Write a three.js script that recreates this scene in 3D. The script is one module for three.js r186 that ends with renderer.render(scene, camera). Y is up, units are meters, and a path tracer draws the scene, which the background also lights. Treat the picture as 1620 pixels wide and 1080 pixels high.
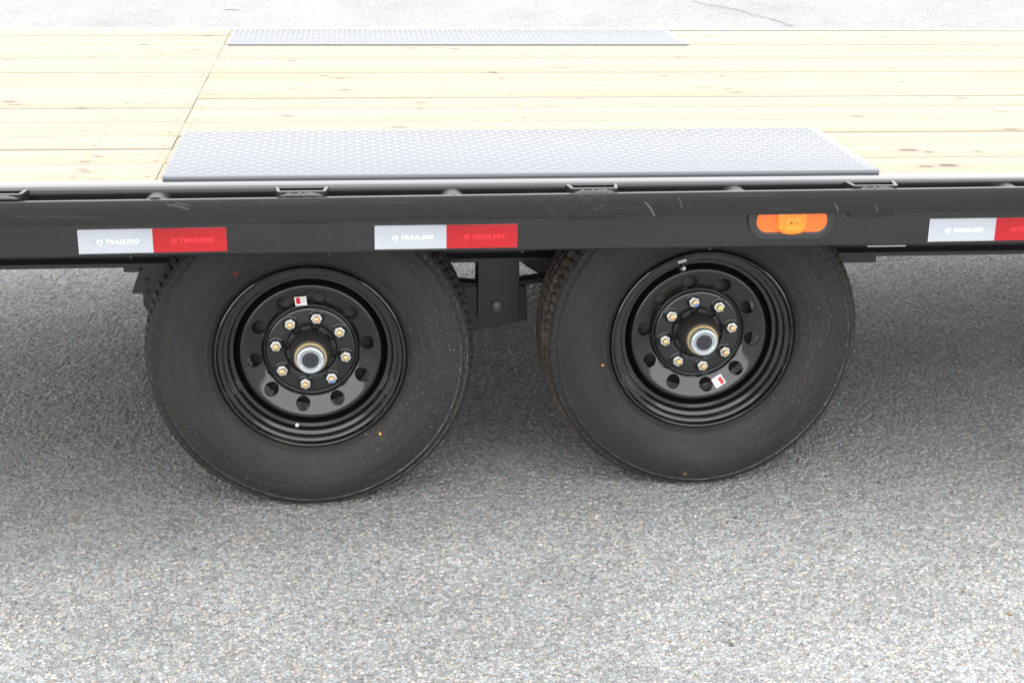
import * as THREE from 'three';
import { mergeGeometries, toCreasedNormals, mergeVertices } from 'three/addons/utils/BufferGeometryUtils.js';
import { RoundedBoxGeometry } from 'three/addons/geometries/RoundedBoxGeometry.js';
import { Brush, Evaluator, SUBTRACTION } from 'three-bvh-csg';

// ---------------------------------------------------------------- camera, sky, sun, exposure
const scene = new THREE.Scene();
const camera = new THREE.PerspectiveCamera(25.487, 1024 / 682, 0.05, 1500);
camera.position.set(0.4454, 1.5692, 2.9888);
camera.up.set(0.0445, 0.9429, -0.33);
camera.lookAt(0.4454 + 0.0969, 1.5692 - 0.3329, 2.9888 - 0.938);
const EXPOSURE = 1.2;
const SKY_LEVEL = 2.7;
const sunDir = new THREE.Vector3(-0.16, 0.96, 0.16).normalize();

let seed = 12345;
function rnd() { seed = (seed * 1664525 + 1013904223) >>> 0; return seed / 4294967296; }
function hash2(ix, iy, s = 0) {
  let h = Math.imul(ix | 0, 374761393) ^ Math.imul(iy | 0, 668265263) ^ Math.imul(s | 0, 974634777);
  h = Math.imul(h ^ (h >>> 13), 1274126177); h ^= h >>> 16; return (h >>> 0) / 4294967296;
}
function vnoise(x, y, s = 0, px = 0, py = 0) {   // value noise, optionally periodic
  const xi = Math.floor(x), yi = Math.floor(y); let fx = x - xi, fy = y - yi;
  fx = fx * fx * (3 - 2 * fx); fy = fy * fy * (3 - 2 * fy);
  const w = (a, p) => (p ? ((a % p) + p) % p : a);
  const a = hash2(w(xi, px), w(yi, py), s), b = hash2(w(xi + 1, px), w(yi, py), s);
  const c = hash2(w(xi, px), w(yi + 1, py), s), d = hash2(w(xi + 1, px), w(yi + 1, py), s);
  return a + (b - a) * fx + (c - a) * fy + (a - b - c + d) * fx * fy;
}
function fbm(x, y, s = 0, o = 4, px = 0, py = 0) {
  let v = 0, a = 0.5, f = 1;
  for (let i = 0; i < o; i++) { v += a * vnoise(x * f, y * f, s + i, px * f, py * f); a *= 0.5; f *= 2; }
  return v;
}
{
  const W = 256, H = 128, d = new Float32Array(W * H * 4);
  for (let j = 0; j < H; j++) for (let i = 0; i < W; i++) {
    const el = ((j + 0.5) / H - 0.5) * Math.PI;                // row 0 is the nadir
    const s = Math.sin(el);
    const cl = 0.9 + 0.2 * fbm(i / 32, j / 12, 5, 4, 8, 0);
    const az = ((i + 0.5) / W - 0.5) * 2 * Math.PI, ce = Math.cos(el);        // direction seen by this pixel
    const dot = ce * Math.cos(az) * sunDir.x + s * sunDir.y + ce * Math.sin(az) * sunDir.z;
    const L = SKY_LEVEL * (s > 0 ? (1.06 - 0.14 * s + 0.2 * Math.exp((dot - 1) * 4)) * cl : 0.3);
    const k = (j * W + i) * 4;
    d[k] = L * 0.985; d[k + 1] = L * 0.995; d[k + 2] = L * 1.02; d[k + 3] = 1;
  }
  const t = new THREE.DataTexture(d, W, H, THREE.RGBAFormat, THREE.FloatType);
  t.mapping = THREE.EquirectangularReflectionMapping; t.magFilter = t.minFilter = THREE.LinearFilter; t.needsUpdate = true;
  scene.background = t; scene.environment = t;
}
const sun = new THREE.DirectionalLight(new THREE.Color(1, 0.97, 0.93), 0.9);
sun.position.copy(sunDir).multiplyScalar(20); sun.target.position.set(0.7, 0, -1);
sun.castShadow = true; sun.shadow.radius = 70; sun.shadow.mapSize.set(2048, 2048);
Object.assign(sun.shadow.camera, { left: -8, right: 8, top: 8, bottom: -8, near: 1, far: 50 });
scene.add(sun, sun.target);
const renderer = new THREE.WebGLRenderer({ antialias: true });
renderer.toneMapping = THREE.LinearToneMapping;
renderer.toneMappingExposure = EXPOSURE;
renderer.shadowMap.enabled = true;

// ---------------------------------------------------------------- helpers
const lin = (r, g, b) => new THREE.Color().setRGB(r, g, b);
function mesh(name, geo, mat, parent, label) {
  const m = new THREE.Mesh(geo, mat); m.name = name; m.castShadow = m.receiveShadow = true;
  if (label) m.userData.label = label;
  parent.add(m); return m;
}
function group(name, parent, x = 0, y = 0, z = 0) { const g = new THREE.Group(); g.name = name; g.position.set(x, y, z); parent.add(g); return g; }
function box(x0, x1, y0, y1, z0, z1, r = 0.001) {
  const g = new RoundedBoxGeometry(x1 - x0, y1 - y0, z1 - z0, 1, Math.min(r, (x1 - x0) * 0.45, (y1 - y0) * 0.45, (z1 - z0) * 0.45));
  g.translate((x0 + x1) / 2, (y0 + y1) / 2, (z0 + z1) / 2); return g;
}
function plain(g) { g = g.index ? g.toNonIndexed() : g; for (const k of Object.keys(g.attributes)) if (!['position', 'normal', 'uv'].includes(k)) g.deleteAttribute(k); return g; }
function merge(list) { return mergeGeometries(list.map(plain), false); }
// prism along x from a closed outline of [z, y] points; uv = x metres, perimeter metres
function prism(pts, x0, x1, creaseDeg = 40, nseg = 1) {
  const n = pts.length, pos = [], uv = [], idx = [];
  let per = [0]; for (let i = 0; i < n; i++) { const a = pts[i], b = pts[(i + 1) % n]; per.push(per[i] + Math.hypot(b[0] - a[0], b[1] - a[1])); }
  for (let s = 0; s < nseg; s++) for (let i = 0; i < n; i++) {
    const a = pts[i], b = pts[(i + 1) % n], xa = x0 + (x1 - x0) * s / nseg, xb = x0 + (x1 - x0) * (s + 1) / nseg, k = pos.length / 3;
    pos.push(xa, a[1], a[0], xb, a[1], a[0], xb, b[1], b[0], xa, b[1], b[0]);
    uv.push(xa, per[i], xb, per[i], xb, per[i + 1], xa, per[i + 1]);
    idx.push(k, k + 1, k + 2, k, k + 2, k + 3);
  }
  const sh = new THREE.Shape(pts.map((p) => new THREE.Vector2(p[0], p[1])));
  const tri = THREE.ShapeUtils.triangulateShape(sh.getPoints(), []);
  for (const [x, flip] of [[x0, 0], [x1, 1]]) {
    const k = pos.length / 3;
    for (const p of pts) { pos.push(x, p[1], p[0]); uv.push(p[0], p[1]); }
    for (const t of tri) idx.push(k + t[0], k + t[flip ? 2 : 1], k + t[flip ? 1 : 2]);
  }
  const g = new THREE.BufferGeometry();
  g.setAttribute('position', new THREE.Float32BufferAttribute(pos, 3));
  g.setAttribute('uv', new THREE.Float32BufferAttribute(uv, 2));
  g.setIndex(idx);
  // make winding outward: check signed area
  let A = 0; for (let i = 0; i < n; i++) { const a = pts[i], b = pts[(i + 1) % n]; A += a[0] * b[1] - b[0] * a[1]; }
  if (A > 0) { const ix = g.index.array; for (let i = 0; i < ix.length; i += 3) { const t = ix[i + 1]; ix[i + 1] = ix[i + 2]; ix[i + 2] = t; } }
  const c = toCreasedNormals(g.toNonIndexed(), creaseDeg * Math.PI / 180);
  return c;
}
function corner(cz, cy, r, a0, a1, n = 4) {                 // with short flat run-outs, so that the flat faces keep flat normals
  const o = [], e = r * 0.15, sg = Math.sign(a1 - a0), D = Math.PI / 180, at = (a, t) => [cz + r * Math.cos(a * D) - t * sg * Math.sin(a * D), cy + r * Math.sin(a * D) + t * sg * Math.cos(a * D)];
  o.push(at(a0, -e)); for (let i = 0; i <= n; i++) o.push(at(a0 + (a1 - a0) * i / n, 0)); o.push(at(a1, e)); return o;
}
// lathe round the local z axis; profile of [r, z]
function latheZ(pts, seg = 96, creaseDeg = 30) {
  const g = new THREE.LatheGeometry(pts.map(([r, z]) => new THREE.Vector2(Math.max(r, 1e-5), z)), seg);
  g.rotateX(Math.PI / 2);
  return toCreasedNormals(g.toNonIndexed(), creaseDeg * Math.PI / 180);
}
function canvas(w, h) { const c = document.createElement('canvas'); c.width = w; c.height = h; return [c, c.getContext('2d')]; }
function tex(c, srgb = true) {
  const t = new THREE.CanvasTexture(c); if (srgb) t.colorSpace = THREE.SRGBColorSpace;
  t.wrapS = t.wrapT = THREE.RepeatWrapping; t.magFilter = THREE.LinearFilter; t.anisotropy = 8; return t;
}
function dtex(d, w, h, srgb) {
  const t = new THREE.DataTexture(d, w, h, THREE.RGBAFormat, THREE.UnsignedByteType);
  if (srgb) t.colorSpace = THREE.SRGBColorSpace;
  t.wrapS = t.wrapT = THREE.RepeatWrapping; t.magFilter = THREE.LinearFilter; t.minFilter = THREE.LinearMipmapLinearFilter; t.generateMipmaps = true; t.needsUpdate = true; return t;
}
const toS = (v) => { v = Math.min(1, Math.max(0, v)); return 255 * (v <= 0.0031308 ? 12.92 * v : 1.055 * Math.pow(v, 1 / 2.4) - 0.055); };

// ---------------------------------------------------------------- ground: worn asphalt with exposed stones
const TILE = 2.048;
let groundMat;
{
  const N = 2048, col = new Uint8Array(N * N * 4), hgt = new Uint8Array(N * N * 4);
  const layers = [{ n: 430, s: 11, lift: 0, keep: 0.97 }, { n: 205, s: 23, lift: 0.1, keep: 0.72 }];    // stones of about 5 and 10 mm
  const H = new Float32Array(N * N), C = new Float32Array(N * N * 3);
  // fine matrix
  for (let y = 0; y < N; y++) for (let x = 0; x < N; x++) {
    const k = y * N + x, f = hash2(x, y, 3), m = vnoise(x / 2.5, y / 2.5, 4);
    const v = 0.07 + 0.09 * f * m + 0.05 * m;
    H[k] = 0.1 + 0.2 * m; C[3 * k] = v; C[3 * k + 1] = v; C[3 * k + 2] = v * 0.99;
  }
  for (const L of layers) {
    const cs = N / L.n, fx = new Float32Array(L.n * L.n), fy = new Float32Array(L.n * L.n);
    for (let j = 0; j < L.n; j++) for (let i = 0; i < L.n; i++) { fx[j * L.n + i] = hash2(i, j, L.s); fy[j * L.n + i] = hash2(i, j, L.s + 1); }
    const big = L.s === 23;
    for (let y = 0; y < N; y++) for (let x = 0; x < N; x++) {
      const gx = x / cs + 0.35 * (vnoise(x / 4, y / 4, 31) - 0.5), gy = y / cs + 0.35 * (vnoise(x / 4, y / 4, 32) - 0.5), ci = Math.floor(gx), cj = Math.floor(gy);
      let d1 = 9, d2 = 9, bi = 0, bj = 0;
      for (let b = -1; b <= 1; b++) for (let a = -1; a <= 1; a++) {
        const ii = ((ci + a) % L.n + L.n) % L.n, jj = ((cj + b) % L.n + L.n) % L.n, q = jj * L.n + ii;
        const dx = ci + a + fx[q] - gx, dy = cj + b + fy[q] - gy, d = dx * dx + dy * dy;
        if (d < d1) { d2 = d1; d1 = d; bi = ii; bj = jj; } else if (d < d2) d2 = d;
      }
      const e = Math.sqrt(d2) - Math.sqrt(d1);
      const h1 = hash2(bi, bj, L.s + 2), h2 = hash2(bi, bj, L.s + 3), h3 = hash2(bi, bj, L.s + 4);
      if (h3 > L.keep) continue;
      const t = Math.min(1, Math.max(0, (e - (big ? 0.05 : 0.03)) / (big ? 0.13 : 0.2)));
      if (t <= 0) continue;
      const k = y * N + x, h4 = hash2(bi, bj, L.s + 5);
      let v = 0.186 + 0.088 * h1 + 0.042 * h2;
      if (h4 > 0.91) v *= 1.2; else if (h4 < 0.13) v *= 0.7;
      let r = v, g = v, bb = v * 0.985;
      if (h2 > 0.8) { r *= 1.09; g *= 1.0; bb *= 0.88; } else if (h2 > 0.72) { r *= 1.08; g *= 0.96; bb *= 0.94; } else if (h2 < 0.4) { r *= 0.94; g *= 1.0; bb *= 1.02; }
      const grain = (0.84 + 0.32 * vnoise(x / 2.2 + bi * 3, y / 2.2, 78)) * (0.84 + 0.32 * hash2(x, y, 77));
      r *= grain; g *= grain; bb *= grain;
      H[k] = Math.max(H[k], 0.25 * H[k] + t * (0.35 + 0.45 * h2 + L.lift));
      C[3 * k] += (r - C[3 * k]) * t; C[3 * k + 1] += (g - C[3 * k + 1]) * t; C[3 * k + 2] += (bb - C[3 * k + 2]) * t;
    }
  }
  for (let k = 0; k < N * N; k++) {
    const x = k % N, y = (k / N) | 0, lf = 0.9 + 0.22 * fbm(x / 128, y / 128, 55, 3, 16, 16);
    for (let c = 0; c < 3; c++) col[4 * k + c] = toS(C[3 * k + c] * lf * 1.22);
    col[4 * k + 3] = 255;
    const h = Math.min(255, H[k] * 255); hgt[4 * k] = hgt[4 * k + 1] = hgt[4 * k + 2] = h; hgt[4 * k + 3] = 255;
  }
  groundMat = new THREE.MeshStandardMaterial({ map: dtex(col, N, N, true), bumpMap: dtex(hgt, N, N, false), bumpScale: 0.0055, roughness: 0.92, vertexColors: true });
  // one sheet to the horizon: close-set rows near the trailer, where the stones stand up as real relief, wider and wider rows beyond
  const axis = (lo, hi, st) => {
    const o = []; for (let v = lo; v <= hi + 1e-9; v += st) o.push(v);
    let d = st; for (let v = o[0]; v > -450;) { d *= 1.16; v -= d; o.unshift(v); }
    d = st; for (let v = o[o.length - 1]; v < 450;) { d *= 1.16; v += d; o.push(v); }
    return o;
  };
  const XS = axis(-1.15, 3.05, 0.0042), ZS = axis(-3.3, 0.75, 0.0046), nx = XS.length, nz = ZS.length;
  const pos = new Float32Array(nx * nz * 3), uv = new Float32Array(nx * nz * 2), cl = new Float32Array(nx * nz * 3), idx = new Uint32Array((nx - 1) * (nz - 1) * 6);
  const hAt = (x, z) => {
    const px = (((x / TILE + 0.31) % 1) + 1) % 1 * N - 0.5, pz = (((-z / TILE + 0.17) % 1) + 1) % 1 * N - 0.5, i = Math.floor(px), j = Math.floor(pz), fx = px - i, fz = pz - j;
    const q = (a, b) => H[((b + N) % N) * N + ((a + N) % N)];
    return (q(i, j) * (1 - fx) + q(i + 1, j) * fx) * (1 - fz) + (q(i, j + 1) * (1 - fx) + q(i + 1, j + 1) * fx) * fz;
  };
  for (let j = 0; j < nz; j++) for (let i = 0; i < nx; i++) {
    const x = XS[i], z = ZS[j], k = j * nx + i;
    const f = Math.max(0, Math.min(1, (x + 1.15) / 0.1, (3.05 - x) / 0.1, (z + 3.3) / 0.2, (0.75 - z) / 0.05));
    const h = f > 0 ? (hAt(x - 0.0008, z) + hAt(x + 0.0008, z) + hAt(x, z - 0.001) + hAt(x, z + 0.001)) / 4 : 0;
    pos[3 * k] = x; pos[3 * k + 1] = f * (Math.min(h, 0.85) - 0.82) * 0.0060; pos[3 * k + 2] = z;
    uv[2 * k] = x / TILE + 0.31; uv[2 * k + 1] = -z / TILE + 0.17;
    const v = 0.80 + 0.43 * fbm(x * 1.7 + 900, z * 1.7 + 900, 91, 4);
    cl[3 * k] = cl[3 * k + 1] = cl[3 * k + 2] = v;
  }
  for (let j = 0, q = 0; j < nz - 1; j++) for (let i = 0; i < nx - 1; i++) { const a = j * nx + i; idx[q++] = a; idx[q++] = a + nx; idx[q++] = a + 1; idx[q++] = a + 1; idx[q++] = a + nx; idx[q++] = a + nx + 1; }
  const g = new THREE.BufferGeometry();
  g.setAttribute('position', new THREE.BufferAttribute(pos, 3)); g.setAttribute('uv', new THREE.BufferAttribute(uv, 2));
  g.setAttribute('color', new THREE.BufferAttribute(cl, 3)); g.setIndex(new THREE.BufferAttribute(idx, 1)); g.computeVertexNormals();
  const m = mesh('ground', g, groundMat, scene, 'worn grey asphalt with exposed pale stones under and around the trailer');
  m.userData.kind = 'structure';
}

// ---------------------------------------------------------------- materials
function steelWear(seedv, scratches, base) {                       // 4 m x 0.15 m of satin black paint with dust and scratches
  const W = 2048, Hh = 64, [c, x] = canvas(W, Hh), im = x.createImageData(W, Hh);
  for (let j = 0; j < Hh; j++) for (let i = 0; i < W; i++) {
    const v = toS(base + 0.5 * base * fbm(i / 60, j / 10, seedv, 4) + 0.004 * hash2(i, j, seedv)), k = (j * W + i) * 4;
    im.data[k] = v; im.data[k + 1] = v * 0.99; im.data[k + 2] = v * 1.02; im.data[k + 3] = 255;
  }
  x.putImageData(im, 0, 0);
  x.lineCap = 'round';
  for (const [u, v, du, dv, w, a] of scratches) {
    x.strokeStyle = `rgba(150,148,148,${a})`; x.lineWidth = w; x.beginPath(); x.moveTo(u, v); x.quadraticCurveTo(u + du * 0.6, v + dv * 0.3, u + du, v + dv); x.stroke();
  }
  return tex(c);
}
const rm = (() => { const W = 512, [c, x] = canvas(W, W), im = x.createImageData(W, W); for (let j = 0; j < W; j++) for (let i = 0; i < W; i++) { const v = 90 + 90 * fbm(i / 40, j / 40, 61, 5, 12.8, 12.8), k = 4 * (j * W + i); im.data[k] = im.data[k + 1] = im.data[k + 2] = v; im.data[k + 3] = 255; } x.putImageData(im, 0, 0); return tex(c, false); })();
const M = {
  stem: new THREE.MeshStandardMaterial({ color: lin(0.42, 0.41, 0.39), metalness: 0.5, roughness: 0.45 }),
  spool: new THREE.MeshStandardMaterial({ color: lin(0.02, 0.02, 0.022), roughness: 0.5 }),
  black: new THREE.MeshStandardMaterial({ color: lin(0.012, 0.012, 0.0135), roughness: 0.3 }),
  under: new THREE.MeshStandardMaterial({ color: lin(0.02, 0.02, 0.022), roughness: 0.35 }),
  gloss: new THREE.MeshPhysicalMaterial({ color: lin(0.006, 0.006, 0.007), roughness: 0.1, clearcoat: 0.6, clearcoatRoughness: 0.04 }),
  plate: new THREE.MeshPhysicalMaterial({ color: lin(0.138, 0.144, 0.158), roughness: 0.3, specularIntensity: 0.55 }),
  flange: new THREE.MeshStandardMaterial({ color: lin(0.03, 0.03, 0.033), roughness: 0.22 }),
  weld: new THREE.MeshStandardMaterial({ color: lin(0.05, 0.05, 0.053), roughness: 0.3 }),
  zinc: new THREE.MeshStandardMaterial({ color: lin(0.72, 0.74, 0.74), metalness: 0.9, roughness: 0.28 }),
  capring: new THREE.MeshStandardMaterial({ color: lin(0.52, 0.56, 0.58), metalness: 0.55, roughness: 0.35 }),
  gold: new THREE.MeshStandardMaterial({ color: lin(0.72, 0.5, 0.24), metalness: 0.8, roughness: 0.35 }),
  brass: new THREE.MeshStandardMaterial({ color: lin(0.6, 0.45, 0.22), metalness: 0.5, roughness: 0.45 }),
  bluetip: new THREE.MeshStandardMaterial({ color: lin(0.1, 0.22, 0.5), roughness: 0.5 }),
  greentip: new THREE.MeshStandardMaterial({ color: lin(0.62, 0.56, 0.22), metalness: 0.6, roughness: 0.4 }),
  capgrey: new THREE.MeshStandardMaterial({ color: lin(0.22, 0.22, 0.21), metalness: 0.3, roughness: 0.5 }),
  hub: new THREE.MeshStandardMaterial({ color: lin(0.022, 0.020, 0.019), roughness: 0.55 }),
  rubberplug: new THREE.MeshStandardMaterial({ color: lin(0.03, 0.032, 0.038), roughness: 0.35 }),
  gasket: new THREE.MeshStandardMaterial({ color: lin(0.03, 0.03, 0.032), roughness: 0.3 }),
};
M.rail = new THREE.MeshStandardMaterial({ map: null, roughness: 0.26 });
M.channel = new THREE.MeshPhysicalMaterial({ map: null, roughness: 0.14, clearcoat: 0.6, clearcoatRoughness: 0.08 });
// uv of prisms: u = metres along x, v = metres round the outline.  4 m = one repeat along u
const rx = (x) => (x / 4 + 0.1) * 2048, ry = (t) => 62 - 27 * t;       // rail: x in metres, t = 0 at the top edge to 1 at the bottom edge
const railScr = [];
for (const [x, t0, dx, t1, w, al] of [[1.035, 0.35, 0.022, 0.98, 1.6, 0.55], [1.105, 0.2, 0.008, 0.6, 1.1, 0.4], [1.44, 0.55, 0.008, 0.85, 1.6, 0.45], [1.525, 0.6, 0.01, 0.95, 1.1, 0.4], [0.066, 0.15, 0.04, 0.35, 1.6, 0.4], [0.08, 0.1, 0.03, 0.2, 1.2, 0.35]]) railScr.push([rx(x), ry(t0), dx * 512, ry(t1) - ry(t0), w, al]);
for (let i = 0; i < 34; i++) railScr.push([rnd() * 2048, rnd() * 64, 20 + rnd() * 70, (rnd() - 0.5) * 6, 0.8, 0.12 + rnd() * 0.14]);
for (let i = 0; i < 90; i++) railScr.push([rx(0.80 + rnd() * 0.15), ry(0.05 + 0.9 * rnd()), rnd() * 3, rnd() * 2, 0.8, 0.17]);
for (let i = 0; i < 220; i++) railScr.push([rnd() * 2048, rnd() * 64, 0.5, 0.5, 0.8, 0.2 + rnd() * 0.25]);
M.rail.map = steelWear(7, railScr, 0.0065); M.rail.map.repeat.set(1 / 4, 1 / 0.12); M.rail.map.offset.set(0.1, 0);
const chScr = []; for (let i = 0; i < 160; i++) chScr.push([rnd() * 2048, rnd() * 64, rnd() * 2, rnd() * 2, 0.8, 0.15 + rnd() * 0.2]);
M.channel.map = steelWear(19, chScr, 0.0055); M.channel.map.repeat.set(1 / 4, 1 / 0.4);

// ---------------------------------------------------------------- the trailer
const TAU = -0.02518;                                       // the bed slopes down a little towards the right
const trailer = new THREE.Group(); trailer.name = 'flatbed_trailer';
trailer.userData = { label: 'black tandem axle flatbed trailer with pale pine deck standing on grey asphalt', category: 'trailer' };
trailer.rotation.z = TAU; trailer.position.set(-0.854 * Math.sin(-TAU), 0.854 - 0.854 * Math.cos(TAU), 0);
scene.add(trailer);
const X0 = -1.75, X1 = 6.2, DECK = 0.854, ZCH = -0.0591, ZFAR = -2.462, ZM = (ZCH + ZFAR) / 2;
const mz = (z) => 2 * ZM - z;                               // mirror to the far side

// side channels (a C section, flanges inwards)
{
  const t = 0.007, r = 0.0075, top = DECK, bot = 0.7085, fl = 0.0605;
  const o = [
    ...corner(ZCH - r, top - r, r, 90, 0, 5), ...corner(ZCH - r, bot + r, r, 0, -90, 5),
    [ZCH - fl, bot], [ZCH - fl, bot + t], [ZCH - t, bot + t + 0.004], [ZCH - t, top - t - 0.004], [ZCH - fl, top - t], [ZCH - fl, top],
  ];
  mesh('side_channel', prism(o, X0, X1), M.channel, trailer);
  mesh('side_channel', prism(o.map(([z, y]) => [mz(z), y]), X0, X1), M.channel, trailer);
}
// rub rails
{
  const t = 0.0095, r = 0.0018, y0 = 0.7945, y1 = 0.8455, z1 = 0, z0 = -t;
  const o = [...corner(z1 - r, y1 - r, r, 90, 0, 3), ...corner(z1 - r, y0 + r, r, 0, -90, 3), ...corner(z0 + r, y0 + r, r, 270, 180, 3), ...corner(z0 + r, y1 - r, r, 180, 90, 3)];
  const a = mesh('rub_rail', prism(o, X0, X1), M.rail, trailer);
  a.rotation.z = 0.0040; a.position.y = -0.0035; a.position.x = 0.003;
  mesh('rub_rail', prism(o.map(([z, y]) => [mz(z), y]), X0, X1), M.rail, trailer);
}
// stake pockets: bent plates between channel and rub rail, with a weld bead along the rail
function pocketGeo() {
  const y0 = 0.785, y1 = 0.8525, w = 0.0485, wb = 0.0535, t = 0.0055, zf = -0.0175, zb = ZCH + 0.0005;
  const s = new THREE.Shape([[-wb, zb], [-w, zf - 0.004], [-w + 0.004, zf], [w - 0.004, zf], [w, zf - 0.004], [wb, zb], [wb - t, zb], [w - t, zf - t], [-w + t, zf - t], [-wb + t, zb]].map((p) => new THREE.Vector2(p[0], p[1])));
  const g = new THREE.ExtrudeGeometry(s, { depth: y1 - y0 - 0.002, bevelEnabled: true, bevelSize: 0.001, bevelThickness: 0.001, bevelSegments: 1 });
  g.rotateX(-Math.PI / 2); g.scale(1, 1, -1);               // shape y -> z
  const ix = plain(g).attributes;
  const gg = new THREE.BufferGeometry(); for (const k in ix) gg.setAttribute(k, ix[k]);
  const p = gg.attributes.position.array; for (let i = 0; i < p.length; i += 9) for (let c = 0; c < 3; c++) { const q = p[i + 3 + c]; p[i + 3 + c] = p[i + 6 + c]; p[i + 6 + c] = q; }
  gg.computeVertexNormals(); gg.translate(0, y0 + 0.001, 0); return gg;
}
function weldGeo() {
  const n = 40, k = 8, pos = [], idx = [];
  for (let i = 0; i <= n; i++) for (let j = 0; j <= k; j++) {
    const u = i / n, a = Math.PI * j / k, e = Math.min(1, 6 * u, 6 * (1 - u)), b = 0.75 + 0.5 * vnoise(i * 0.45, j * 0.5, 71) + 0.1 * Math.sin(i * 1.1);
    pos.push(-0.044 + 0.088 * u, 0.8445 + 0.0060 * Math.sin(a) * e * b, -0.0135 - 0.0050 * Math.cos(a));
  }
  for (let i = 0; i < n; i++) for (let j = 0; j < k; j++) { const a = i * (k + 1) + j; idx.push(a, a + 1, a + k + 1, a + 1, a + k + 2, a + k + 1); }
  const g = new THREE.BufferGeometry(); g.setAttribute('position', new THREE.Float32BufferAttribute(pos, 3)); g.setIndex(idx); g.computeVertexNormals(); return g;
}
{
  const pg = pocketGeo(), wg = weldGeo();
  for (let k = -6; k <= 9; k++) {
    const x = 0.331 + 0.6 * k; if (x < X0 + 0.1 || x > X1 - 0.1) continue;
    const p = mesh('stake_pocket', pg, M.black, trailer); p.position.x = x;
    mesh('weld_bead', wg, M.weld, p);
    const q = mesh('stake_pocket', pg, M.black, trailer); q.position.set(x, 0, 2 * ZM); q.rotation.y = Math.PI;
    q.position.y = -0.007;
  }
  // pipe spools
  const sg = (() => { const g = latheZ([[0.0265, 0], [0.0265, 0.0497], [0.0215, 0.0497], [0.0215, 0]], 40); g.translate(0, 0.8190, ZCH); return g; })();
  for (let k = -6; k <= 9; k++) {
    const x = 0.041 + 0.598 * k; if (x < X0 + 0.1 || x > X1 - 0.1) continue;
    mesh('pipe_spool', sg, M.spool, trailer).position.x = x;
    const q = mesh('pipe_spool', sg, M.black, trailer); q.rotation.y = Math.PI; q.position.set(x, 0, 2 * ZM);
  }
}

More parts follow.
